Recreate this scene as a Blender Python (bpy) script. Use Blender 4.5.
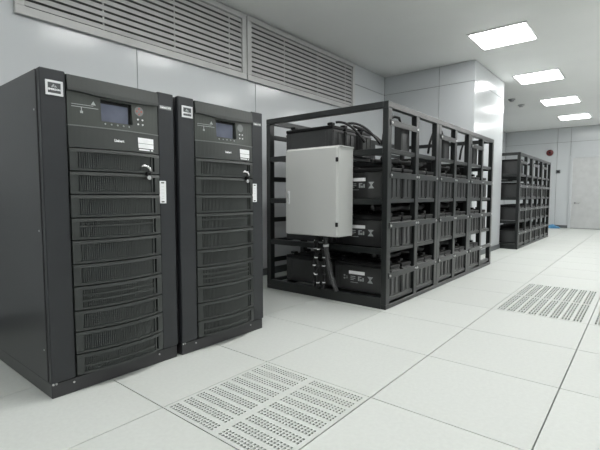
import bpy, math, random
from mathutils import Vector, Matrix
random.seed(4)
S = bpy.context.scene
for o in list(bpy.data.objects): bpy.data.objects.remove(o)
COL = S.collection

# ------------------------------------------------------------------ camera, world, exposure
F_PX, PITCH, YAW, CAM = 420.83, 0.069, 0.686, (1.455, -1.512, 0.843)
cd = bpy.data.cameras.new('camera'); cam = bpy.data.objects.new('camera', cd); COL.objects.link(cam)
cd.sensor_fit = 'HORIZONTAL'; cd.sensor_width = 36; cd.lens = F_PX / 600 * 36
cd.clip_start = .05; cd.clip_end = 60
cam.location = CAM
cam.rotation_euler = (math.pi / 2 - PITCH, 0, YAW)
S.camera = cam
w = bpy.data.worlds.new('world'); S.world = w; w.use_nodes = True
w.node_tree.nodes['Background'].inputs[0].default_value = (.5, .52, .55, 1)
w.node_tree.nodes['Background'].inputs[1].default_value = .2
S.view_settings.view_transform = 'Standard'; S.view_settings.look = 'None'
S.view_settings.gamma = 1; S.view_settings.use_curve_mapping = False
S.view_settings.exposure = 0.9
LIGHT_POWER = 9.0
LY = (-2.5, -.45, 1.6, 3.65, 5.7, 7.75, 9.8)
LIGHT_ROWS = [(.15, (-2.5, -.45, .58, 1.6, 3.65, 5.7, 7.75, 9.8)), (1.4, (-2.5, 3.65, 5.7, 7.75, 9.8)), (2.65, LY)]  # lamp over cabinet gap and middle row added unseen to brighten floor and fronts

# ------------------------------------------------------------------ materials
def mat(name, col, rough=.5, metal=0., var=.06, scale=8., bump=0., emit=0., spec=.5, per_obj=0., bscale=200.):
    m = bpy.data.materials.new(name); m.use_nodes = True
    nt = m.node_tree; b = nt.nodes['Principled BSDF']
    b.inputs['Roughness'].default_value = rough; b.inputs['Metallic'].default_value = metal
    b.inputs['Specular IOR Level'].default_value = spec
    tc = nt.nodes.new('ShaderNodeTexCoord')
    n = nt.nodes.new('ShaderNodeTexNoise'); n.inputs['Scale'].default_value = scale; n.inputs['Detail'].default_value = 4
    nt.links.new(tc.outputs['Object'], n.inputs['Vector'])
    r = nt.nodes.new('ShaderNodeValToRGB')
    r.color_ramp.elements[0].position = .3; r.color_ramp.elements[1].position = .7
    r.color_ramp.elements[0].color = (*[c * (1 - var) for c in col], 1)
    r.color_ramp.elements[1].color = (*[min(1, c * (1 + var)) for c in col], 1)
    nt.links.new(n.outputs['Fac'], r.inputs['Fac'])
    out = r.outputs['Color']
    if per_obj:
        oi = nt.nodes.new('ShaderNodeObjectInfo')
        mr = nt.nodes.new('ShaderNodeMapRange'); mr.inputs['To Min'].default_value = 1 - per_obj; mr.inputs['To Max'].default_value = 1 + per_obj
        nt.links.new(oi.outputs['Random'], mr.inputs['Value'])
        hs = nt.nodes.new('ShaderNodeHueSaturation')
        nt.links.new(mr.outputs['Result'], hs.inputs['Value']); nt.links.new(out, hs.inputs['Color'])
        out = hs.outputs['Color']
    nt.links.new(out, b.inputs['Base Color'])
    if bump:
        n2 = nt.nodes.new('ShaderNodeTexNoise'); n2.inputs['Scale'].default_value = bscale
        nt.links.new(tc.outputs['Object'], n2.inputs['Vector'])
        bp = nt.nodes.new('ShaderNodeBump'); bp.inputs['Strength'].default_value = bump; bp.inputs['Distance'].default_value = .002
        nt.links.new(n2.outputs['Fac'], bp.inputs['Height']); nt.links.new(bp.outputs['Normal'], b.inputs['Normal'])
    if emit:
        b.inputs['Emission Color'].default_value = (*col, 1); b.inputs['Emission Strength'].default_value = emit
    return m
M = {
 'wall': mat('wall_paint', (.56, .583, .597), .15, spec=.28, var=.015, scale=1.5),
 'wall_joint': mat('wall_joint', (.10, .10, .10), .7),
 'ceiling': mat('ceiling_paint', (.90, .905, .89), .5, var=.02, scale=1.2),
 'tile': mat('floor_laminate', (.545, .566, .543), .5, spec=.25, var=.03, scale=60, per_obj=.02, bump=.05),
 'subfloor': mat('subfloor_dark', (.10, .10, .10), .8),
 'baseboard': mat('baseboard_grey', (.11, .12, .125), .5),
 'ups_door': mat('charcoal_coat_door', (.036, .040, .038), .40, bump=.06, bscale=500),
 'ups_trim': mat('charcoal_coat_trim', (.022, .024, .027), .38, bump=.06, bscale=500),
 'ups_side': mat('charcoal_coat_side', (.028, .028, .031), .32, spec=.6, bump=.06, bscale=500),
 'ups_dark': mat('black_gap', (.010, .010, .010), .7),
 'bars': mat('grille_bar_coat', (.034, .038, .036), .45),
 'light_line': mat('grey_trim_line', (.16, .17, .165), .4),
 'panel': mat('control_panel_plastic', (.046, .052, .047), .38),
 'lcd': mat('lcd_glass', (.095, .105, .14), .12, var=.15, scale=14, emit=.15),
 'white_print': mat('white_print', (.86, .87, .88), .5),
 'grey_print': mat('grey_print', (.36, .38, .38), .5),
 'dim_print': mat('dim_print', (.18, .19, .19), .5),
 'red_print': mat('red_print', (.36, .12, .10), .5),
 'chrome': mat('satin_chrome', (.72, .72, .72), .22, metal=.85),
 'silver': mat('silver_frame', (.70, .71, .72), .35, metal=.2),
 'plate': mat('nameplate_dark', (.07, .075, .078), .3),
 'steel': mat('rack_grey_coat', (.013, .015, .015), .30, spec=.55, var=.08),
 'bolt': mat('zinc_bolt', (.6, .6, .6), .35, metal=.6),
 'battery': mat('battery_case_plastic', (.020, .0205, .021), .30, spec=.8, var=.12, scale=20),
 'batt_lid': mat('battery_lid_plastic', (.007, .007, .0075), .5, spec=.3),
 'lead': mat('terminal_metal', (.35, .34, .32), .4, metal=.6),
 'cable': mat('black_cable_rubber', (.010, .010, .011), .6),
 'conduit': mat('grey_conduit', (.06, .06, .062), .4),
 'enclosure': mat('enclosure_grey_coat', (.52, .53, .515), .38, var=.015, scale=3, bump=.05, bscale=300),
 'black': mat('black_plastic', (.007, .007, .0075), .5, spec=.3),
 'grille': mat('grille_white_metal', (.50, .50, .495), .45),
 'grille_back': mat('grille_dark_void', (.09, .09, .09), .8),
 'lamp': mat('lamp_diffuser', (1, 1, .985), .5, var=0, emit=LIGHT_POWER),
 'lamp_frame': mat('lamp_frame_white', (.7, .7, .7), .4),
 'red': mat('alarm_red', (.13, .022, .022), .4),
 'blue': mat('blue_plastic', (.10, .30, .52), .4, var=.2, scale=30),
 'door': mat('grey_door_paint', (.52, .53, .53), .4),
 'detector': mat('detector_plastic', (.35, .36, .36), .5),
}

# ------------------------------------------------------------------ mesh helpers
class MB:
    def __init__(s): s.v = []; s.f = []
    def box(s, x0, x1, y0, y1, z0, z1):
        n = len(s.v)
        s.v += [(x0, y0, z0), (x1, y0, z0), (x1, y1, z0), (x0, y1, z0), (x0, y0, z1), (x1, y0, z1), (x1, y1, z1), (x0, y1, z1)]
        s.f += [tuple(n + i for i in q) for q in ((0, 3, 2, 1), (4, 5, 6, 7), (0, 1, 5, 4), (1, 2, 6, 5), (2, 3, 7, 6), (3, 0, 4, 7))]
        return s
    def cbox(s, x0, x1, y0, y1, z0, z1, c=.004):
        """box with chamfered edges"""
        n = len(s.v); X = (x0, x1); Y = (y0, y1); Z = (z0, z1)
        idx = {}
        for i in (0, 1):
            for j in (0, 1):
                for k in (0, 1):
                    sx, sy, sz = (1 - 2 * i) * c, (1 - 2 * j) * c, (1 - 2 * k) * c
                    for a in range(3):
                        p = [X[i] + sx, Y[j] + sy, Z[k] + sz]
                        p[a] = (X[i], Y[j], Z[k])[a]
                        idx[i, j, k, a] = len(s.v); s.v.append(tuple(p))
        g = lambda i, j, k, a: idx[i, j, k, a]
        for i in (0, 1):
            q = [g(i, 0, 0, 0), g(i, 1, 0, 0), g(i, 1, 1, 0), g(i, 0, 1, 0)]; s.f.append(tuple(q if i else q[::-1]))
            q = [g(0, i, 0, 1), g(1, i, 0, 1), g(1, i, 1, 1), g(0, i, 1, 1)]; s.f.append(tuple(q[::-1] if i else q))
            q = [g(0, 0, i, 2), g(1, 0, i, 2), g(1, 1, i, 2), g(0, 1, i, 2)]; s.f.append(tuple(q if i else q[::-1]))
        for a in (0, 1):
            for b in (0, 1):
                def e(q, flip): s.f.append(tuple(q[::-1] if flip else q))
                e([g(0, a, b, 1), g(0, a, b, 2), g(1, a, b, 2), g(1, a, b, 1)], (a == b))
                e([g(a, 0, b, 0), g(a, 1, b, 0), g(a, 1, b, 2), g(a, 0, b, 2)], (a != b))
                e([g(a, b, 0, 0), g(a, b, 0, 1), g(a, b, 1, 1), g(a, b, 1, 0)], (a == b))
        for i in (0, 1):
            for j in (0, 1):
                for k in (0, 1):
                    q = [g(i, j, k, 0), g(i, j, k, 1), g(i, j, k, 2)]
                    s.f.append(tuple(q if (i + j + k) % 2 else q[::-1]))
        return s
    def cyl(s, c, axis, r, h, n=14, r2=None):
        """cylinder from centre c along axis for length h"""
        r2 = r if r2 is None else r2
        a = Vector(axis).normalized(); t = a.orthogonal().normalized(); b = a.cross(t); c = Vector(c); k = len(s.v)
        for i in range(n):
            d = t * math.cos(2 * math.pi * i / n) + b * math.sin(2 * math.pi * i / n)
            s.v.append(tuple(c + d * r)); s.v.append(tuple(c + a * h + d * r2))
        for i in range(n):
            j = (i + 1) % n; s.f.append((k + 2 * i, k + 2 * j, k + 2 * j + 1, k + 2 * i + 1))
        s.f.append(tuple(k + 2 * i for i in range(n))[::-1]); s.f.append(tuple(k + 2 * i + 1 for i in range(n)))
        return s
    def tube(s, pts, r, n=8, rad=None):
        pts = [Vector(p) for p in pts]; k = len(s.v); prev = None
        for i, p in enumerate(pts):
            d = (pts[min(i + 1, len(pts) - 1)] - pts[max(i - 1, 0)]).normalized()
            t = d.orthogonal().normalized() if prev is None else (prev - d * prev.dot(d)).normalized()
            prev = t; b = d.cross(t); rr = rad(i) if rad else r
            for q in range(n):
                a = 2 * math.pi * q / n; s.v.append(tuple(p + (t * math.cos(a) + b * math.sin(a)) * rr))
        for i in range(len(pts) - 1):
            for q in range(n):
                q2 = (q + 1) % n
                s.f.append((k + i * n + q, k + i * n + q2, k + (i + 1) * n + q2, k + (i + 1) * n + q))
        s.f.append(tuple(k + q for q in range(n))[::-1]); e = k + (len(pts) - 1) * n
        s.f.append(tuple(e + q for q in range(n)))
        return s
    def prism(s, poly, axis, a0, a1):
        """2D polygon extruded along axis 'x','y','z' (poly gives the other two coords in order)"""
        k = len(s.v); n = len(poly)
        for a in (a0, a1):
            for p in poly:
                s.v.append({'x': (a, p[0], p[1]), 'y': (p[0], a, p[1]), 'z': (p[0], p[1], a)}[axis])
        for i in range(n):
            j = (i + 1) % n; s.f.append((k + i, k + j, k + n + j, k + n + i))
        s.f.append(tuple(range(k, k + n))[::-1]); s.f.append(tuple(range(k + n, k + 2 * n)))
        return s
    def curved(s, fx, y0, y1, z0, z1, off, th, n=14, slope=0., zf=None, g0=1., g1=1.):
        """plate following x = fx(y) + off, thickness th; slope tilts the top edge back; zf bends the lower edge"""
        k = len(s.v)
        for i in range(n + 1):
            y = y0 + (y1 - y0) * i / n; x = fx(y) * g0 + off; xt = fx(y) * g1 + off; zb = z0 + (zf(y) if zf else 0)
            s.v += [(x, y, zb), (xt - slope, y, z1), (xt - th, y, z1), (x - th, y, zb)]
        for i in range(n):
            a = k + 4 * i; b = a + 4
            for q in range(4):
                q2 = (q + 1) % 4; s.f.append((a + q, b + q, b + q2, a + q2))
        s.f.append((k, k + 1, k + 2, k + 3)); e = k + 4 * n; s.f.append((e + 3, e + 2, e + 1, e))
        return s
    def mesh(s, name, m):
        me = bpy.data.meshes.new(name); me.from_pydata(s.v, [], s.f); me.materials.append(M[m])
        import bmesh
        b = bmesh.new(); b.from_mesh(me); bmesh.ops.recalc_face_normals(b, faces=b.faces); b.to_mesh(me); b.free()
        return me
    def build(s, name, m, parent=None, loc=None, smooth=False, **kw):
        return obj(name, s.mesh(name, m), parent, loc, smooth, **kw)
def obj(name, me, parent=None, loc=None, smooth=False, **kw):
    o = bpy.data.objects.new(name, me); COL.objects.link(o)
    if parent: o.parent = parent
    if loc: o.location = loc
    if smooth:
        for p in me.polygons: p.use_smooth = True
    for k, v in kw.items(): o[k] = v
    return o
def thing(name, label, cat, loc=(0, 0, 0), group=None, rotz=0):
    o = bpy.data.objects.new(name, None); COL.objects.link(o); o.location = loc; o.rotation_euler = (0, 0, rotz)
    o.empty_display_size = .1
    o['label'] = label; o['category'] = cat
    if group: o['group'] = group
    return o
def tag(o, label, cat, group=None):
    o['label'] = label; o['category'] = cat
    if group: o['group'] = group
    return o
def dup(root, loc, label=None, group=None, rotz=None):
    r = root.copy(); COL.objects.link(r); r.location = loc
    if rotz is not None: r.rotation_euler = (0, 0, rotz)
    if label: r['label'] = label
    if group: r['group'] = group
    for ch in list(root.children):
        c = ch.copy(); COL.objects.link(c); c.parent = r
        for g in list(ch.children):
            d = g.copy(); COL.objects.link(d); d.parent = c
    return r
def text_mesh(body, size, m, name, extrude=.0006, shear=0.):
    """lettering turned to mesh, reading along +Y with up = +Z, facing +X"""
    cu = bpy.data.curves.new(name, 'FONT'); cu.body = body; cu.size = size; cu.align_x = 'CENTER'; cu.align_y = 'CENTER'
    cu.extrude = extrude; cu.offset = size * .035; cu.resolution_u = 2; cu.shear = shear
    t = bpy.data.objects.new('tmp', cu); COL.objects.link(t)
    bpy.context.view_layer.update()
    me = bpy.data.meshes.new_from_object(t.evaluated_get(bpy.context.evaluated_depsgraph_get()))
    bpy.data.objects.remove(t); bpy.data.curves.remove(cu)
    me.transform(Matrix(((0, 0, 1, 0), (1, 0, 0, 0), (0, 1, 0, 0), (0, 0, 0, 1))))
    me.name = name; me.materials.clear(); me.materials.append(M[m]); return me
def struct(name, mb, m, **kw):
    o = mb.build(name, m, **kw); o['kind'] = 'structure'; return o

# ------------------------------------------------------------------ room shell
WX, PY, CX, CY, RY, HC = -1.65, 4.292, -.333, 5.74, 11.45, 2.619
RX, FY = 4.2, -4.2
# floor: slab + raised-floor tiles
floor = struct('floor', MB().box(WX - .2, RX + .2, FY - .2, RY + .2, -.16, -.03), 'subfloor')
T = .6; G = .0022
xs = [WX] + [T * i for i in range(-2, 7)] + [RX]
ys = [FY] + [T * i for i in range(-6, 20)] + [RY]
VENT_NEAR = {(0, -1)}; VENT_FAR = {(1, 3), (1, 4), (2, 3), (2, 4)}
cache = {}
def plain_tile(wx, wy):
    k = (round(wx, 4), round(wy, 4))
    if k not in cache:
        m = MB().cbox(G, wx - G, G, wy - G, -.03, 0, .0012); cache[k] = m.mesh('floor_tile', 'tile')
    return cache[k]
def vent_tile(kind):
    """perforated tile: real square holes; groups of three hole lines, eight rows"""
    m = MB(); a, b = G, T - G
    ucuts = [a]; uh = []                     # along the slot direction
    segs = ((.018, .288), (.318, .584)) if kind == 'near' else ((.02, .58),)
    for s0, s1 in segs:
        n = 17 if kind == 'near' else 8
        p = (s1 - s0) / n
        for i in range(n):
            hl = p * .60 if kind == 'near' else p * .86
            ucuts += [s0 + i * p, s0 + i * p + hl]
    ucuts.append(b)
    vcuts = [a]
    v_0, pitch, step, hole, rows = (.018, .0645, .0158, .0108, 9) if kind == 'near' else (.032, .0685, .0185, .0115, 8)
    for r in range(rows):
        v0 = v_0 + r * pitch
        for q in range(3): vcuts += [v0 + q * step, v0 + q * step + hole]
    vcuts.append(b)
    pt = lambda u, v, z: (u, v, z) if kind == 'near' else (v, u, z)
    vid = {}
    def V(i, j, z):
        if (i, j, z) not in vid: vid[i, j, z] = len(m.v); m.v.append(pt(ucuts[i], vcuts[j], z))
        return vid[i, j, z]
    D = -.02
    for i in range(len(ucuts) - 1):
        for j in range(len(vcuts) - 1):
            if i % 2 == 1 and j % 2 == 1:
                for (p, q) in (((i, j), (i + 1, j)), ((i + 1, j), (i + 1, j + 1)), ((i + 1, j + 1), (i, j + 1)), ((i, j + 1), (i, j))):
                    m.f.append((V(*p, 0), V(*q, 0), V(*q, D), V(*p, D)))
            else: m.f.append((V(i, j, 0), V(i + 1, j, 0), V(i + 1, j + 1, 0), V(i, j + 1, 0)))
    for (x0, x1, y0, y1) in ((a, b, a, a + .004), (a, b, b - .004, b), (a, a + .004, a, b), (b - .004, b, a, b)):
        m.box(x0, x1, y0, y1, -.03, -.0005)
    return m.mesh('vent_tile', 'tile')
near_me, far_me = vent_tile('near'), vent_tile('far')
for i in range(len(xs) - 1):
    for j in range(len(ys) - 1):
        gx, gy = round(xs[i] / T), round(ys[j] / T)
        if (gx, gy) in VENT_NEAR and abs(xs[i + 1] - xs[i] - T) < .01: obj('vent_tile', near_me, floor, (xs[i], ys[j], 0))
        elif (gx, gy) in VENT_FAR and abs(xs[i + 1] - xs[i] - T) < .01: obj('vent_tile', far_me, floor, (xs[i], ys[j], 0))
        else: obj('floor_tile', plain_tile(xs[i + 1] - xs[i], ys[j + 1] - ys[j]), floor, (xs[i], ys[j], 0))

ceiling = struct('ceiling', MB().box(WX - .2, RX + .2, FY - .2, RY + .2, HC, HC + .12), 'ceiling')

J = .0028
def panels_x(parent, x, nx, ylist, zlist, th=.012):
    for a, b in zip(ylist, ylist[1:]):
        for c, d in zip(zlist, zlist[1:]):
            MB().cbox(min(x, x - nx * th), max(x, x - nx * th), a + J, b - J, c + J, d - J, .0015).build('wall_panel', 'wall', parent)
def panels_y(parent, y, ny, xlist, zlist, th=.012):
    for a, b in zip(xlist, xlist[1:]):
        for c, d in zip(zlist, zlist[1:]):
            MB().cbox(a + J, b - J, min(y, y - ny * th), max(y, y - ny * th), c + J, d - J, .0015).build('wall_panel', 'wall', parent)
ZS = (0, 2.354, HC)
wl = struct('wall_left', MB().box(WX - .2, WX - .012, FY - .2, RY + .2, 0, HC), 'wall_joint')
panels_x(wl, WX, 1, (FY, -3.65, -2.33, -1.02, .28, 1.567, 2.896, PY), ZS)
panels_x(wl, WX, 1, (CY, 7.2, 8.5, 9.8, RY), ZS)
wp = struct('wall_partition', MB().box(WX - .011, CX - .012, PY + .012, CY - .012, 0, HC), 'wall_joint')
panels_y(wp, PY, -1, (WX, -.814, CX - .0115), ZS)
panels_x(wp, CX, 1, (PY, CY), ZS)
panels_y(wp, CY, 1, (WX, CX - .0115), ZS)
wr = struct('wall_rear', MB().box(WX - .2, RX + .2, RY + .012, RY + .2, 0, HC), 'wall_joint')
DX0, DX1, DZ = -.09, .95, 1.88
panels_y(wr, RY, -1, (WX, -.39, DX0), (0, 2.24, HC))
panels_y(wr, RY, -1, (DX0, DX1), (DZ, 2.24, HC))
panels_y(wr, RY, -1, (DX1, 2.3, 3.3, RX), (0, 2.24, HC))
wg = struct('wall_right', MB().box(RX + .012, RX + .2, FY - .2, RY + .2, 0, HC), 'wall_joint')
panels_x(wg, RX, -1, [FY + i * (RY - FY) / 12 for i in range(13)], ZS)
wf = struct('wall_front', MB().box(WX - .2, RX + .2, FY - .2, FY - .012, 0, HC), 'wall_joint')
panels_y(wf, FY, 1, [WX + i * (RX - WX) / 5 for i in range(6)], ZS)
BH = .075
struct('baseboard_partition', MB().cbox(CX, CX + .012, PY, CY, 0, BH, .002).cbox(WX + .013, CX + .012, PY - .012, PY, 0, BH, .002), 'baseboard')
struct('baseboard_left', MB().cbox(WX, WX + .012, FY + .0, PY - .013, 0, BH, .002), 'baseboard')
struct('baseboard_rear', MB().cbox(WX + .01, DX0 - .005, RY - .014, RY, 0, BH, .002), 'baseboard')
# rear door
dr = struct('door_1', MB().box(DX0 + .06, DX1 - .06, RY - .012, RY + .0, .01, DZ - .06), 'door')
fr = MB().cbox(DX0, DX0 + .06, RY - .03, RY + .004, 0, DZ, .003).cbox(DX1 - .06, DX1, RY - .03, RY + .004, 0, DZ, .003).cbox(DX0 + .06, DX1 - .06, RY - .03, RY + .004, DZ - .06, DZ, .003)
fr.build('door_frame', 'wall', dr)
MB().cyl((.05, RY - .012, .66), (0, -1, 0), .022, .012).cyl((.05, RY - .02, .66), (0, -1, 0), .009, .04).cbox(.04, .16, RY - .068, RY - .052, .652, .668, .004).build('door_handle', 'chrome', dr)

# ------------------------------------------------------------------ ceiling lights
def light_me():
    a, b = .30, .275
    f = MB()
    f.box(-a, a, -a, -b, -.012, 0).box(-a, a, b, a, -.012, 0).box(-a, -b, -b, b, -.012, 0).box(b, a, -b, b, -.012, 0)
    return f.mesh('lamp_frame', 'lamp_frame'), MB().box(-b, b, -b, b, -.018, -.001).mesh('diffuser', 'lamp')
lf, ldm = light_me()
seen = {5.7: 'square ceiling light nearest the white column', 7.75: 'square ceiling light second in line past the white column', 9.8: 'square ceiling light farthest away, close to the rear wall'}
for x, yy in LIGHT_ROWS:
    for y in yy:
        if x < 1: lab = seen.get(y, 'square ceiling light over the aisle, %s' % {3.65: 'just before the white column', 1.6: 'above the near battery rack', .58: 'added unseen above the gap between cabinets and rack', -.45: 'above the cabinets', -2.5: 'behind the viewer'}.get(y, ''))
        else: lab = 'square ceiling light in the ' + ('added unseen middle' if x < 2 else 'right-hand') + ' row, %s from the rear wall' % ['first', 'second', 'third', 'fourth', 'fifth', 'sixth', 'seventh'][len(yy) - 1 - yy.index(y)]
        t = thing('ceiling_light', lab, 'ceiling light', (x, y, HC), 'square ceiling light panels')
        obj('lamp_frame', lf, t); obj('diffuser', ldm, t)

# smoke detectors
def detector(x, y, lab):
    t = thing('smoke_detector', lab, 'smoke detector', (x, y, HC), 'ceiling smoke detectors')
    MB().cyl((0, 0, 0), (0, 0, -1), .062, .012, 18).build('base', 'detector', t)
    MB().cyl((0, 0, -.012), (0, 0, -1), .05, .03, 18, .03).build('sensor_head', 'detector', t)
detector(-.527, 7.06, 'small grey ceiling detector nearer to the white column')
detector(-.50, 7.7, 'small grey ceiling detector just behind the nearer one')

# ------------------------------------------------------------------ air grilles high on the left wall
def grille(y0, y1, lab):
    z0, z1, fr_, zt = 2.037, 2.552, .055, 2.60
    t = thing('air_grille', lab, 'air grille', (WX, y0, z0), 'return air grilles on the left wall')
    L = y1 - y0; H = z1 - z0
    MB().box(.0005, .004, 0, L, 0, H).build('backing', 'grille_back', t)
    f = MB().cbox(.0005, .03, -fr_, L + fr_, -fr_, 0, .003).cbox(.0005, .03, -fr_, L + fr_, H, H + .05, .003)
    f.cbox(.0005, .03, -fr_, 0, 0, H, .003).cbox(.0005, .03, L, L + fr_, 0, H, .003)
    f.build('frame', 'grille', t)
    n = 11; p = H / n
    sl = MB().prism([(.006, .019), (.009, .019), (.023, -.017), (.020, -.017)], 'y', .001, L - .001).mesh('slat', 'grille')
    for i in range(n): obj('slat', sl, t, (0, 0, p * (i + .5)))
    s = MB().box(.0045, .012, -.006, .006, .001, H - .001).mesh('support', 'grille')
    for k in range(1, 3 + 1): obj('support', s, t, (0, L * (k - .15) / 3.1, 0))
grille(1.492, 3.352, 'slatted air grille high on the left wall, nearer the white column')
grille(-.49, 1.368, 'slatted air grille high on the left wall, above the black cabinets')

# ------------------------------------------------------------------ UPS cabinets
def make_ups():
    t = thing('ups_cabinet', 'tall charcoal power cabinet with vented door, nearest at the left edge', 'power cabinet', (0, 0, 0))
    W, H, D = .612, 1.348, .79
    B = .036
    def fx(y): 
        u = (y - .31) / .21
        return B * max(0, 1 - u * u)
    MB().box(-D, -.035, .006, W - .006, .066, H - .004).build('carcass', 'ups_dark', t)
    MB().cbox(-D, -.004, .004, W - .004, 0, .064, .003).build('plinth', 'ups_side', t)
    for y0, y1 in ((0, .006), (W - .006, W)):
        MB().cbox(-D, -.032, y0, y1, .066, H, .002).build('side_panel', 'ups_side', t)
    MB().cbox(-D, -.035, .007, W - .007, H - .004, H + .001, .002).build('top_panel', 'ups_side', t)
    MB().cbox(-.026, .004, .002, .099, .066, H + .002, .004).build('corner_trim', 'ups_trim', t)
    MB().cbox(-.026, .004, .521, W - .002, .066, H + .002, .004).build('corner_trim', 'ups_trim', t)
    Y0, Y1 = .102, .518
    # header: upper band and a brow whose lower edge arches over the screen
    gz = lambda z: max(.1, min(1., 1 - (z - .98) / .40))      # the door swells less towards its top
    hd = MB().curved(fx, Y0, Y1, 1.288, H - .006, .014, .04, 20, .006, g0=gz(1.288), g1=gz(H))
    hd.curved(fx, Y0, Y1, 1.279, 1.288, .014, .04, 20, zf=lambda y: -.010 * max(0, 1 - ((y - .33) / .19) ** 2), g0=gz(1.279), g1=gz(1.288))
    hd.build('header_panel', 'ups_door', t)
    # control panel with a deep screen opening
    sy0, sy1, sz0, sz1 = .236, .380, 1.168, 1.262
    cp = MB()
    for (ya, yb, za, zb_) in ((Y0, sy0, 1.139, 1.279), (sy1, Y1, 1.139, 1.279), (sy0, sy1, 1.139, sz0), (sy0, sy1, sz1, 1.279)):
        cp.curved(fx, ya, yb, za, zb_, .002, .03, 8, g0=gz(za), g1=gz(zb_))
    cs = lambda y, z: fx(y) * gz(z) + .002
    ctrl = cp.build('control_panel', 'panel', t)
    MB().box(-.012, -.006, sy0 - .002, sy1 + .002, sz0 - .002, sz1 + .002).build('screen_bezel', 'ups_dark', ctrl)
    MB().cbox(-.006, .002, sy0 + .001, sy1 - .012, sz0 + .002, sz1 - .014, .002).build('display_screen', 'lcd', ctrl)
    # mimic diagram
    def strip(mb, y0, y1, z0, z1): mb.curved(fx, y0, y1, z0, z1, .0028, .002, 4, g0=gz(z0), g1=gz(z1))
    dg = MB()
    strip(dg, .118, .225, 1.2155, 1.2180); strip(dg, .118, .205, 1.2255, 1.2275)
    strip(dg, .155, .158, 1.196, 1.216); strip(dg, .151, .162, 1.191, 1.201)
    dg.build('status_diagram', 'grey_print', ctrl)
    tri = MB(); x = cs(.205, 1.24) + .0003
    tri.prism([(.196, 1.231), (.216, 1.231), (.206, 1.248)], 'x', x - .002, x + .001); tri.build('warning_mark', 'grey_print', ctrl)
    # keypad
    kx = lambda y, z=1.2: cs(y, z)
    kp = MB().cyl((kx(.416, 1.236) - .002, .416, 1.236), (1, 0, 0), .022, .004, 20).build('keypad_ring', 'dim_print', ctrl)
    ar = MB()
    for dy, dz in ((0, .013), (0, -.013), (.011, 0), (-.011, 0)):
        c = (.416 + dy, 1.236 + dz); x = kx(.416, 1.236) + .0025
        ar.prism([(c[0] - .006, c[1]), (c[0], c[1] - .006), (c[0] + .006, c[1]), (c[0], c[1] + .006)], 'x', x - .003, x + .0012)
    ar.build('keypad_arrows', 'red_print', kp)
    for (y, z) in ((.408, 1.198), (.432, 1.198), (.408, 1.176), (.432, 1.176)):
        MB().cyl((kx(y, z) - .002, y, z), (1, 0, 0), .0042, .0045, 10).build('button', 'silver', ctrl)
    for i in range(5):
        y = .251 + i * .0275
        MB().cyl((kx(y, 1.157) - .002, y, 1.157), (1, 0, 0), .0045, .0045, 10, .003).build('button', 'grey_print', ctrl)
    # label band
    lb = MB().curved(fx, Y0, Y1, 1.046, 1.135, .006, .03, 18, g0=gz(1.046), g1=gz(1.135)).build('label_panel', 'ups_door', t)
    MB().curved(fx, Y0, Y1, 1.1345, 1.1395, .0075, .03, 18, g0=gz(1.137), g1=gz(1.137)).build('trim_line', 'light_line', lb)
    tm = obj('model_lettering', text_mesh('Liebert', .0155, 'white_print', 'model_lettering'), lb, (fx(.31) * gz(1.08) + .0064, .306, 1.0875))
    st = MB().curved(fx, .400, .486, 1.089, 1.114, .0070, .003, 4, g0=gz(1.089), g1=gz(1.114)).curved(fx, .400, .486, 1.066, 1.087, .0070, .003, 4, g0=gz(1.066), g1=gz(1.087)).curved(fx, .402, .462, 1.0555, 1.062, .0070, .003, 4, g0=gz(1.0555), g1=gz(1.062))
    st.curved(fx, .470, .482, 1.0555, 1.062, .0070, .003, 2, g0=gz(1.0555), g1=gz(1.062))
    st.build('data_sticker', 'white_print', lb)
    ln = MB()
    for z in (1.106, 1.100, 1.094, 1.081, 1.076, 1.071): ln.curved(fx, .405, .455 if z not in (1.100, 1.076) else .475, z, z + .0012, .0076, .003, 4, g0=gz(z), g1=gz(z))
    ln.build('sticker_lines', 'silver', lb)
    # ten vent panels
    zb = [1.044, .947, .849, .750, .655, .553, .458, .353, .262, .164, .072]
    rows = {3: (.7,), 6: (.36, .68), 9: (.36,)}
    for k in range(10):
        z1, z0 = zb[k] - .0026, zb[k + 1] + .0026
        oz0, oz1 = z0 + .009, z1 - .014; oy0, oy1 = .128, .466
        pm = MB()
        pm.curved(fx, Y0, Y1, oz1, z1, .010, .028, 18, .003)          # lapped top rail
        pm.curved(fx, Y0, Y1, z0, oz0, .009, .028, 18)
        pm.curved(fx, Y0, oy0, oz0, oz1, .009, .028, 3)
        pm.curved(fx, oy1, .474, oz0, oz1, .009, .028, 2)
        pm.curved(fx, .486, Y1, oz0, oz1, .009, .028, 3)
        for q in rows.get(k, ()):
            zz = oz0 + (oz1 - oz0) * q; pm.curved(fx, oy0, oy1, zz - .004, zz + .004, .007, .02, 16)
        vp = pm.build('vent_panel', 'ups_door', t)
        MB().curved(fx, oy0 - .002, .488, oz0 - .002, oz1 + .002, -.012, .008, 16).build('backing', 'ups_dark', vp)
        bm = MB(); n = 40
        for i in range(n):
            y = oy0 + (oy1 - oy0) * (i + .5) / n
            bm.box(fx(y) - .010, fx(y) + .002, y - .0032, y + .0032, oz0 - .001, oz1 + .001)
        bm.build('grille_bars', 'bars', vp, kind='stuff')
    # latch lever with lock
    hx = fx(.43) + .010
    la = MB().tube([(hx + .012, .401, .977), (hx + .020, .410, .984), (hx + .022, .424, .981), (hx + .022, .438, .973), (hx + .016, .446, .964), (hx + .004, .446, .958)], .0055, 8,
                   rad=lambda i: (.004, .005, .0055, .0065, .0075, .006)[i]).build('latch_handle', 'chrome', t, smooth=True)
    MB().cbox(hx - .008, hx + .012, .432, .452, .936, .958, .003).build('latch_base', 'black', la)
    MB().cyl((hx - .006, .442, .929), (1, 0, 0), .0105, .018, 12).build('latch_lock', 'chrome', la)
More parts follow.
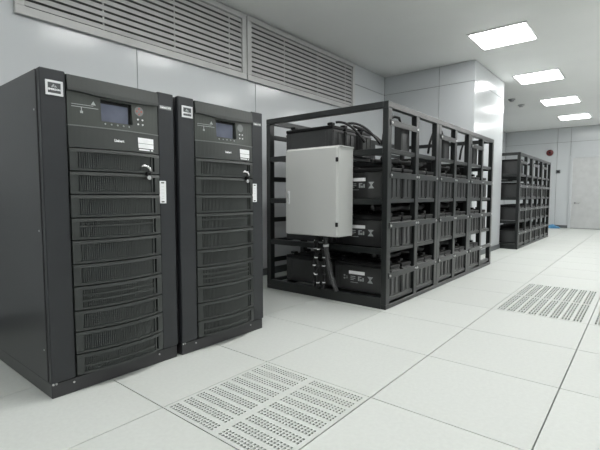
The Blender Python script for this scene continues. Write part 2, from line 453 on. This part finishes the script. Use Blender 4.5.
    # white tag on right trim
    tg = MB().cbox(.0035, .0052, .519, .557, .806, .917, .0008).build('door_tag', 'white_print', t)
    for z in (.905, .811): MB().box(.0045, .0056, .530, .546, z, z + .006).build('tag_hole', 'ups_dark', tg)
    tl = MB()
    for z in (.888, .872, .856, .840, .828): tl.box(.0045, .0055, .531, .545, z, z + .003)
    tl.build('tag_lines', 'silver', tg)
    # nameplate: silver frame, dark face with emblem and word
    npf = MB(); y0, y1, z0, z1, b = .022, .088, 1.246, 1.305, .0088
    npf.cbox(.0035, .008, y0, y1, z0, z0 + b, .001).cbox(.0035, .008, y0, y1, z1 - b, z1, .001).cbox(.0035, .008, y0, y0 + b, z0 + b, z1 - b, .001).cbox(.0035, .008, y1 - b, y1, z0 + b, z1 - b, .001)
    npo = npf.build('nameplate', 'silver', t)
    MB().box(.0036, .0052, y0 + b, y1 - b, z0 + b, z1 - b).build('nameplate_face', 'plate', npo)
    yc = (y0 + y1) / 2
    MB().prism([(yc - .012, 1.2785), (yc - .002, 1.2925), (yc + .001, 1.287), (yc - .003, 1.2785)], 'x', .0050, .0058).prism([(yc - .001, 1.2785), (yc + .004, 1.2875), (yc + .011, 1.2785)], 'x', .0050, .0058).build('emblem', 'grey_print', npo)
    obj('nameplate_lettering', text_mesh('EMERSON', .0105, 'white_print', 'nameplate_lettering'), npo, (.0054, yc, 1.2695))
    # badge lettering on right trim
    bd = MB().cbox(.0035, .0055, .530, .596, 1.268, 1.287, .0008).build('badge', 'dim_print', t)
    obj('badge_lettering', text_mesh('Liebert NX', .013, 'white_print', 'badge_lettering'), bd, (.0058, .563, 1.2775))
    # screws
    for y in (.010, .022, .092, .503): MB().cyl((-.0055, y, .045 if y > .05 else .060), (1, 0, 0), .0045, .004, 10).build('screw', 'bolt', t)
    for z in (1.19, .70, .20): MB().cyl((-.055, .001, z), (0, -1, 0), .004, .003, 10).build('screw', 'bolt', t)
    return t
UX, UY = -.407, -.858
ups = make_ups(); ups.location = (UX, UY, 0); ups['group'] = 'power cabinets with vented doors'
ups2 = dup(ups, (UX + .006, UY + .631, 0), 'tall charcoal vented power cabinet between the left-edge cabinet and the battery rack')

# ------------------------------------------------------------------ battery racks
RW, RL, RH = 1.21, 2.72, 1.525
PW, PT = .06, .045
POST = [0, .481, .907, .969, 1.376, 1.78, 1.837, 2.25, 2.66]
BAYS = [(0, 1), (1, 2), (3, 4), (4, 5), (6, 7), (7, 8)]
SHELF = [.050, .420, .790, 1.158]            # underside of each shelf bar
SH = .032
RET = [.228, .602, .973, 1.352]; RHt = .044
_rc = {}
def rbox(name, mname, x0, x1, y0, y1, z0, z1, parent, c=.003):
    k = (name, round(x1 - x0, 4), round(y1 - y0, 4), round(z1 - z0, 4))
    if k not in _rc: _rc[k] = MB().cbox(0, x1 - x0, 0, y1 - y0, 0, z1 - z0, c).mesh(name, mname)
    return obj(name, _rc[k], parent, (x0, y0, z0))
bolt_me = MB().cyl((0, 0, 0), (1, 0, 0), .0085, .007, 8).mesh('bolt', 'bolt')
def make_rack():
    t = thing('battery_rack', 'long dark steel battery rack with the grey box on its end, nearer of the two', 'battery rack')
    for p in POST:
        rbox('post', 'steel', -PT, 0, p, p + PW, .034, RH - .045, t)
        rbox('post', 'steel', -RW, -RW + PT, p, p + PW, .034, RH - .045, t)
    for x0 in (-PT, -RW):
        rbox('top_rail', 'steel', x0, x0 + PT, 0, RL, RH - .045, RH, t)
        rbox('base_rail', 'steel', x0, x0 + PT, 0, RL, 0, .034, t)
    for y in (0, POST[2] + .03, POST[5] + .03, RL - .045):
        if y in (0, RL - .045): rbox('cross_rail', 'steel', -RW + PT, -PT, y, y + .045, RH - .045, RH, t)
        rbox('base_cross_rail', 'steel', -RW + PT, -PT, y, y + .045, 0, .082 if y == 0 else .034, t)
        for k in (1, 2, 3): rbox('cross_beam', 'steel', -RW + PT, -PT, y + .004, y + .04, SHELF[k] - .012, SHELF[k] + .033, t)
    for bi, (a, b) in enumerate(BAYS):
        y0, y1 = POST[a] + PW, POST[b]
        for k in range(4):
            for side in (0, 1):
                xs0 = -.042 if side == 0 else -RW + .008
                rbox('shelf_bar', 'steel', xs0 - (.0 if side == 0 else 0), xs0 + .034, y0, y1, SHELF[k], SHELF[k] + SH, t)
                if k == 3 and side == 0 and bi not in (0, 2, 4): continue
                xr = .0 if side == 0 else -RW - .006
                rb = rbox('retaining_bar', 'steel', xr, xr + .006, y0 - .028, y1 + .028, RET[k], RET[k] + RHt, t, .0015)
                for yy in (.016, y1 - y0 + .04): obj('bolt', bolt_me, rb, (.006 if side == 0 else -.007, yy, RHt / 2))
        # two bearer bars under the batteries, in shelf
        for k in range(4):
            rbox('bearer', 'steel', -RW / 2 - .02, -RW / 2 + .02, y0 - PW if a not in (3, 6) else y0, y1, SHELF[k], SHELF[k] + SH, t)
    return t
R1 = (.007, 1.256, 0)
R2 = (-.07, 5.757, 0)
rack = make_rack(); rack.location = R1; rack['group'] = 'steel battery racks'
rack2 = dup(rack, R2, 'dark steel battery rack standing far off behind the white column')

# plates added to darken the gaps above the battery tops, near rack only
for y in (.938, 1.808):
    for k in range(3):
        rbox('added_dark_plate', 'batt_lid', -RW + PT + .002, -PT - .002, y + .006, y + .010, SHELF[k] + SH + .20, SHELF[k + 1] - .014, rack, .0008)

# ---- batteries
BL, BW, BH_ = .50, .158, .238
def make_battery(label_on, terminals=True):
    t = thing('battery', 'battery', 'battery')
    c = MB().cbox(-BL / 2, BL / 2, 0, BW, 0, BH_ - .035, .004)
    for x, s in ((BL / 2, 1), (-BL / 2, -1)):
        for y in (.006, .075, .142):
            c.cbox(min(x, x + s * .006), max(x, x + s * .006), y, y + .010, .012, BH_ - .05, .002)
        c.cbox(min(x, x + s * .010), max(x, x + s * .010), .004, BW - .004, BH_ - .060, BH_ - .046, .002)
    for x in (-.22, .18): c.cbox(x, x + .035, -.004, 0.001, .01, BH_ - .05, .0015)
    c.build('case', 'battery', t)
    MB().cbox(-BL / 2 - .003, BL / 2 + .003, -.003, BW + .003, BH_ - .034, BH_ - .008, .004).cbox(-.20, .20, .03, BW - .03, BH_ - .008, BH_ - .001, .003).build('lid', 'batt_lid', t)
    for x in (-.20, .20) if terminals else ():
        tm = MB().cyl((x, .05, BH_ - .008), (0, 0, 1), .014, .016, 10).build('terminal', 'lead', t)
        MB().cbox(x - .024, x + .024, .026, .074, BH_ + .001, BH_ + .022, .004).build('terminal_cap', 'black', tm)
    if label_on:
        lb = MB().box(-.115, .03, -.0058, -.003, .134, .160)
        l = lb.build('label_stripe', 'white_print', t)
        p = MB()
        for (x0, x1, z0, z1) in ((-.165, -.150, .112, .122), (-.165, -.150, .088, .100), (-.140, -.128, .094, .100), (-.140, -.128, .108, .112), (-.100, -.055, .112, .118), (-.100, -.055, .098, .104), (-.100, -.07, .086, .091),
                                 (-.030, -.018, .084, .120), (-.014, .005, .084, .100), (.010, .022, .084, .112), (-.018, .0, .112, .120), (-.10, -.03, .066, .070)):
            p.box(x0, x1, -.0050, -.003, z0, z1)
        p.build('label_print', 'grey_print', l, kind='stuff')
        MB().prism([(.055, .128), (.105, .128), (.084, .104), (.105, .078), (.055, .078), (.076, .104)], 'y', -.0052, -.003).build('label_emblem', 'grey_print', l)
    return t
bat_plain = make_battery(False); bat_far = make_battery(False, False); bat_label = make_battery(True)
TIERS = ['bottom tier', 'second tier up', 'third tier up', 'top tier']
ORD = ['first', 'second', 'third', 'fourth', 'fifth', 'sixth', 'seventh', 'eighth', 'ninth', 'tenth', 'eleventh', 'twelfth']
used = {}
def put_battery(R, which, tier, col, y, idx, lab):
    proto = bat_label if lab else bat_plain if which == 'near' else bat_far
    lx = -.30 if col == 0 else -.767
    loc = (R[0] + lx + (.035 if col == 0 else -.035), R[1] + y, SHELF[tier] + SH + .001)
    side = 'aisle side' if col == 0 else 'wall side'
    label = 'black battery, %s of the %s rack, %s, %s from front' % (TIERS[tier], which, side, ORD[idx])
    key = 'label' if lab else which
    if key not in used:
        used[key] = 1; proto.location = loc; proto['label'] = label; proto['group'] = 'batteries in the steel racks'; return proto
    return dup(proto, loc, label, 'batteries in the steel racks')
def slots(bi):
    a, b = BAYS[bi]; y0, y1 = POST[a] + PW, POST[b]
    g = (y1 - y0 - 2 * BW) / 3
    return (y0 + g, y0 + 2 * g + BW)
def fill(R, which, plan, near):
    for (tier, col), bays in plan.items():
        idx = 0
        for bi, mask in bays:
            for s in mask:
                put_battery(R, which, tier, col, slots(bi)[s], idx, near and col == 0 and tier < 3 and bi == 0 and s == 0); idx += 1
full = [(0, (0, 1)), (1, (0, 1)), (2, (0, 1)), (3, (0, 1)), (4, (0, 1))]
plan1 = {(0, 0): full, (1, 0): full + [(5, (0,))], (2, 0): full + [(5, (0,))],
         (0, 1): full, (1, 1): full, (2, 1): full, (3, 1): [(0, (0, 1)), (1, (0,))]}
plan2 = {(0, 0): full + [(5, (0,))], (1, 0): full + [(5, (0,))], (2, 0): full + [(5, (0,))], (3, 0): [(0, (0,))]}
fill(R1, 'near', plan1, True)
fill(R2, 'far', plan2, False)

# ---- slim fuse boxes standing on the top tier of the near rack
for bi, lab in ((0, 'slim black fuse box on the top tier, first from front'), (2, 'slim black fuse box on the top tier, second from front'), (4, 'slim black fuse box on the top tier, third from front')):
    y1 = R1[1] + POST[BAYS[bi][1]] - .03
    t = thing('fuse_box', lab, 'fuse box', (R1[0] - .075, y1 - .15, SHELF[3] + SH + .001), 'fuse boxes on the top tier')
    MB().cbox(-.03, .03, 0, .15, 0, .20, .004).cbox(.03, .034, .012, .138, .015, .185, .002).build('body', 'battery', t)
    MB().cbox(-.026, .026, .02, .13, .20, .225, .004).build('cap', 'batt_lid', t)
    MB().tube([(0, .05, .22), (0, .02, .262), (-.02, -.03, .268), (-.05, -.07, .235), (-.07, -.09, .15), (-.08, -.1, .05)], .011, 8).build('lead', 'cable', t, smooth=True)

# ---- cable runs added over the battery tops to darken the gaps (near rack)
def sag(p, q, h, n=10):
    p, q = Vector(p), Vector(q)
    return [p.lerp(q, i / n) + Vector((0, 0, h * 4 * (i / n) * (1 - i / n))) for i in range(n + 1)]
def cable(pts, r, lab, m='cable', group=None, name='power_cable'):
    o = MB().tube(pts, r, 8).build(name, m, smooth=True); return tag(o, lab, 'cable', group)
for k in range(3):
    z = SHELF[k] + SH + BH_ + .035
    for q, x in enumerate((-.10, -.17)):
        for uu, (ya, yb) in enumerate(((.09, .90), (.98, 1.77))):
            pts = []
            for i in range(22):
                u = i / 21
                pts.append((R1[0] + x + .012 * math.sin(i * 1.1 + k + q * 2), R1[1] + ya + u * (yb - ya), z + .020 + .008 * math.sin(i * .9 + q + k)))
            cable(pts, .02, 'thick black cable added to darken battery tops, %s, %s, %s' % (TIERS[k], ('front section', 'middle section')[uu], ('nearest the aisle', 'second from aisle')[q]), group='cables added to darken the battery tops')

# ------------------------------------------------------------------ grey distribution box on the rack end
bx0, bx1, by0, by1, bz0, bz1 = -.782, -.283, 1.035, 1.253, .537, 1.207
eb = thing('distribution_box', 'light grey metal box with a handle, hung on the end of the near battery rack', 'electrical box', (bx0, by0, bz0))
w_, d_, h_ = bx1 - bx0, by1 - by0, bz1 - bz0
MB().cbox(0, w_, .022, d_, 0, h_, .004).cbox(-.004, w_ + .008, .026, d_, h_ - .004, h_ + .005, .002).build('body', 'enclosure', eb)
dd = MB().cbox(.002, w_ - .002, 0, .020, .004, h_ - .006, .006).build('door', 'enclosure', eb)
for z in (.095, h_ - .10):
    MB().cbox(w_ - .012, w_ + .006, -.006, .012, z - .016, z + .016, .003).build('hinge', 'black', dd)
hb = MB().cbox(.028, .050, -.006, .001, .24, .345, .003)
hb.build('handle_plate', 'silver', dd)
MB().cbox(.034, .046, -.018, -.005, .255, .33, .004).build('handle', 'chrome', dd)

# cables hanging under the box
def wav(x0, z0, x1, z1, y, amp, ph, n=26):
    return [(x0 + (x1 - x0) * i / n + amp * math.sin(i * .8 + ph), y + amp * .7 * math.cos(i * .7 + ph), z0 + (z1 - z0) * i / n) for i in range(n + 1)]
for i, (x0, x1, y, ph) in enumerate(((-.600, -.612, 1.20, 0), (-.566, -.573, 1.18, 2), (-.532, -.525, 1.215, 4))):
    pts = wav(x0, bz0 + .0, x1, .095, y, .007, ph)
    c = cable(pts, .012, 'black cable hanging under the grey box, %s of the tied bundle' % ('leftmost strand', 'front strand', 'right strand')[i], group='cable bundle under the grey box')
    for j in (3, 7, 11, 15, 19, 23):
        p = pts[j]; MB().cyl((p[0], p[1], p[2] - .006), (0, 0, 1), .0145, .009, 10).build('cable_tie', 'white_print' if (j + 2 * i) % 3 != 2 else 'conduit', c)
pts = [(-.475, 1.16, bz0), (-.475, 1.165, .48), (-.47, 1.17, .41), (-.465, 1.18, .34), (-.455, 1.19, .27), (-.44, 1.20, .2), (-.425, 1.215, .13), (-.415, 1.23, .09)]
fine = []
for i in range(len(pts) - 1):
    for k in range(8): fine.append(Vector(pts[i]).lerp(Vector(pts[i + 1]), k / 8))
fine.append(Vector(pts[-1]))
cond = MB().tube(fine, .02, 10, rad=lambda i: .021 if i % 2 else .0175).build('corrugated_conduit', 'conduit')
tag(cond, 'ribbed grey conduit curving down under the grey box, right of the tied cables', 'conduit')
MB().tube(fine[10:13], .024, 10).build('conduit_clip', 'silver', cond)
# cable loops over the top tier
cable(sag((-.52, 1.36, 1.44), (-.30, 1.45, 1.27), .05), .010, 'black cable loop arching off the top-tier batteries, nearer the front', group='cable loops on the top tier')
cable(sag((-.50, 1.48, 1.44), (-.22, 1.56, 1.26), .06), .010, 'black cable loop arching off the top-tier batteries, second from front', group='cable loops on the top tier')
cable(sag((-.52, 1.62, 1.44), (-.22, 1.70, 1.24), .03), .012, 'black cable drooping off the third top-tier battery', group='cable loops on the top tier')

# ------------------------------------------------------------------ small things at the rear wall
t = thing('fire_alarm_bell', 'round dark red alarm bell on the rear wall above the far rack', 'alarm bell', (-.557, RY, 1.985))
MB().cyl((0, 0, 0), (0, -1, 0), .05, .02, 16).build('mount', 'black', t)
MB().cyl((0, -.02, 0), (0, -1, 0), .085, .03, 24, .075).cyl((0, -.05, 0), (0, -1, 0), .075, .018, 24, .035).build('gong', 'red', t, smooth=False)
MB().cyl((0, -.068, 0), (0, -1, 0), .026, .008, 14).build('cap', 'black', t)
t = thing('wall_switch', 'small dark switch box on the rear wall right of the far rack', 'switch', (-.352, RY, 1.48))
MB().cbox(-.05, .05, -.03, 0, -.045, .045, .006).build('box', 'baseboard', t); MB().cbox(-.02, .02, -.037, -.029, -.022, .022, .003).build('rocker', 'black', t)
# blue crumpled plastic
m = MB(); n, k = 14, 7
for i in range(k + 1):
    for j in range(n):
        a = 2 * math.pi * j / n; ph = (math.pi / 2) * i / k
        rr = 1 + .16 * math.sin(3 * a + i * 1.7) + .10 * random.uniform(-1, 1)
        m.v.append((.17 * math.cos(a) * math.cos(ph) * rr, .09 * math.sin(a) * math.cos(ph) * rr, .085 * math.sin(ph) * (1 + .2 * math.sin(2 * a + i)) if i else 0))
for i in range(k):
    for j in range(n):
        j2 = (j + 1) % n; m.f.append((i * n + j, i * n + j2, (i + 1) * n + j2, (i + 1) * n + j))
m.f.append(tuple(range(n))[::-1])
tag(m.build('plastic_bundle', 'blue', None, (-.40, RY - .25, .0005)), 'small blue crumpled bundle on the floor at the rear wall', 'bundle')
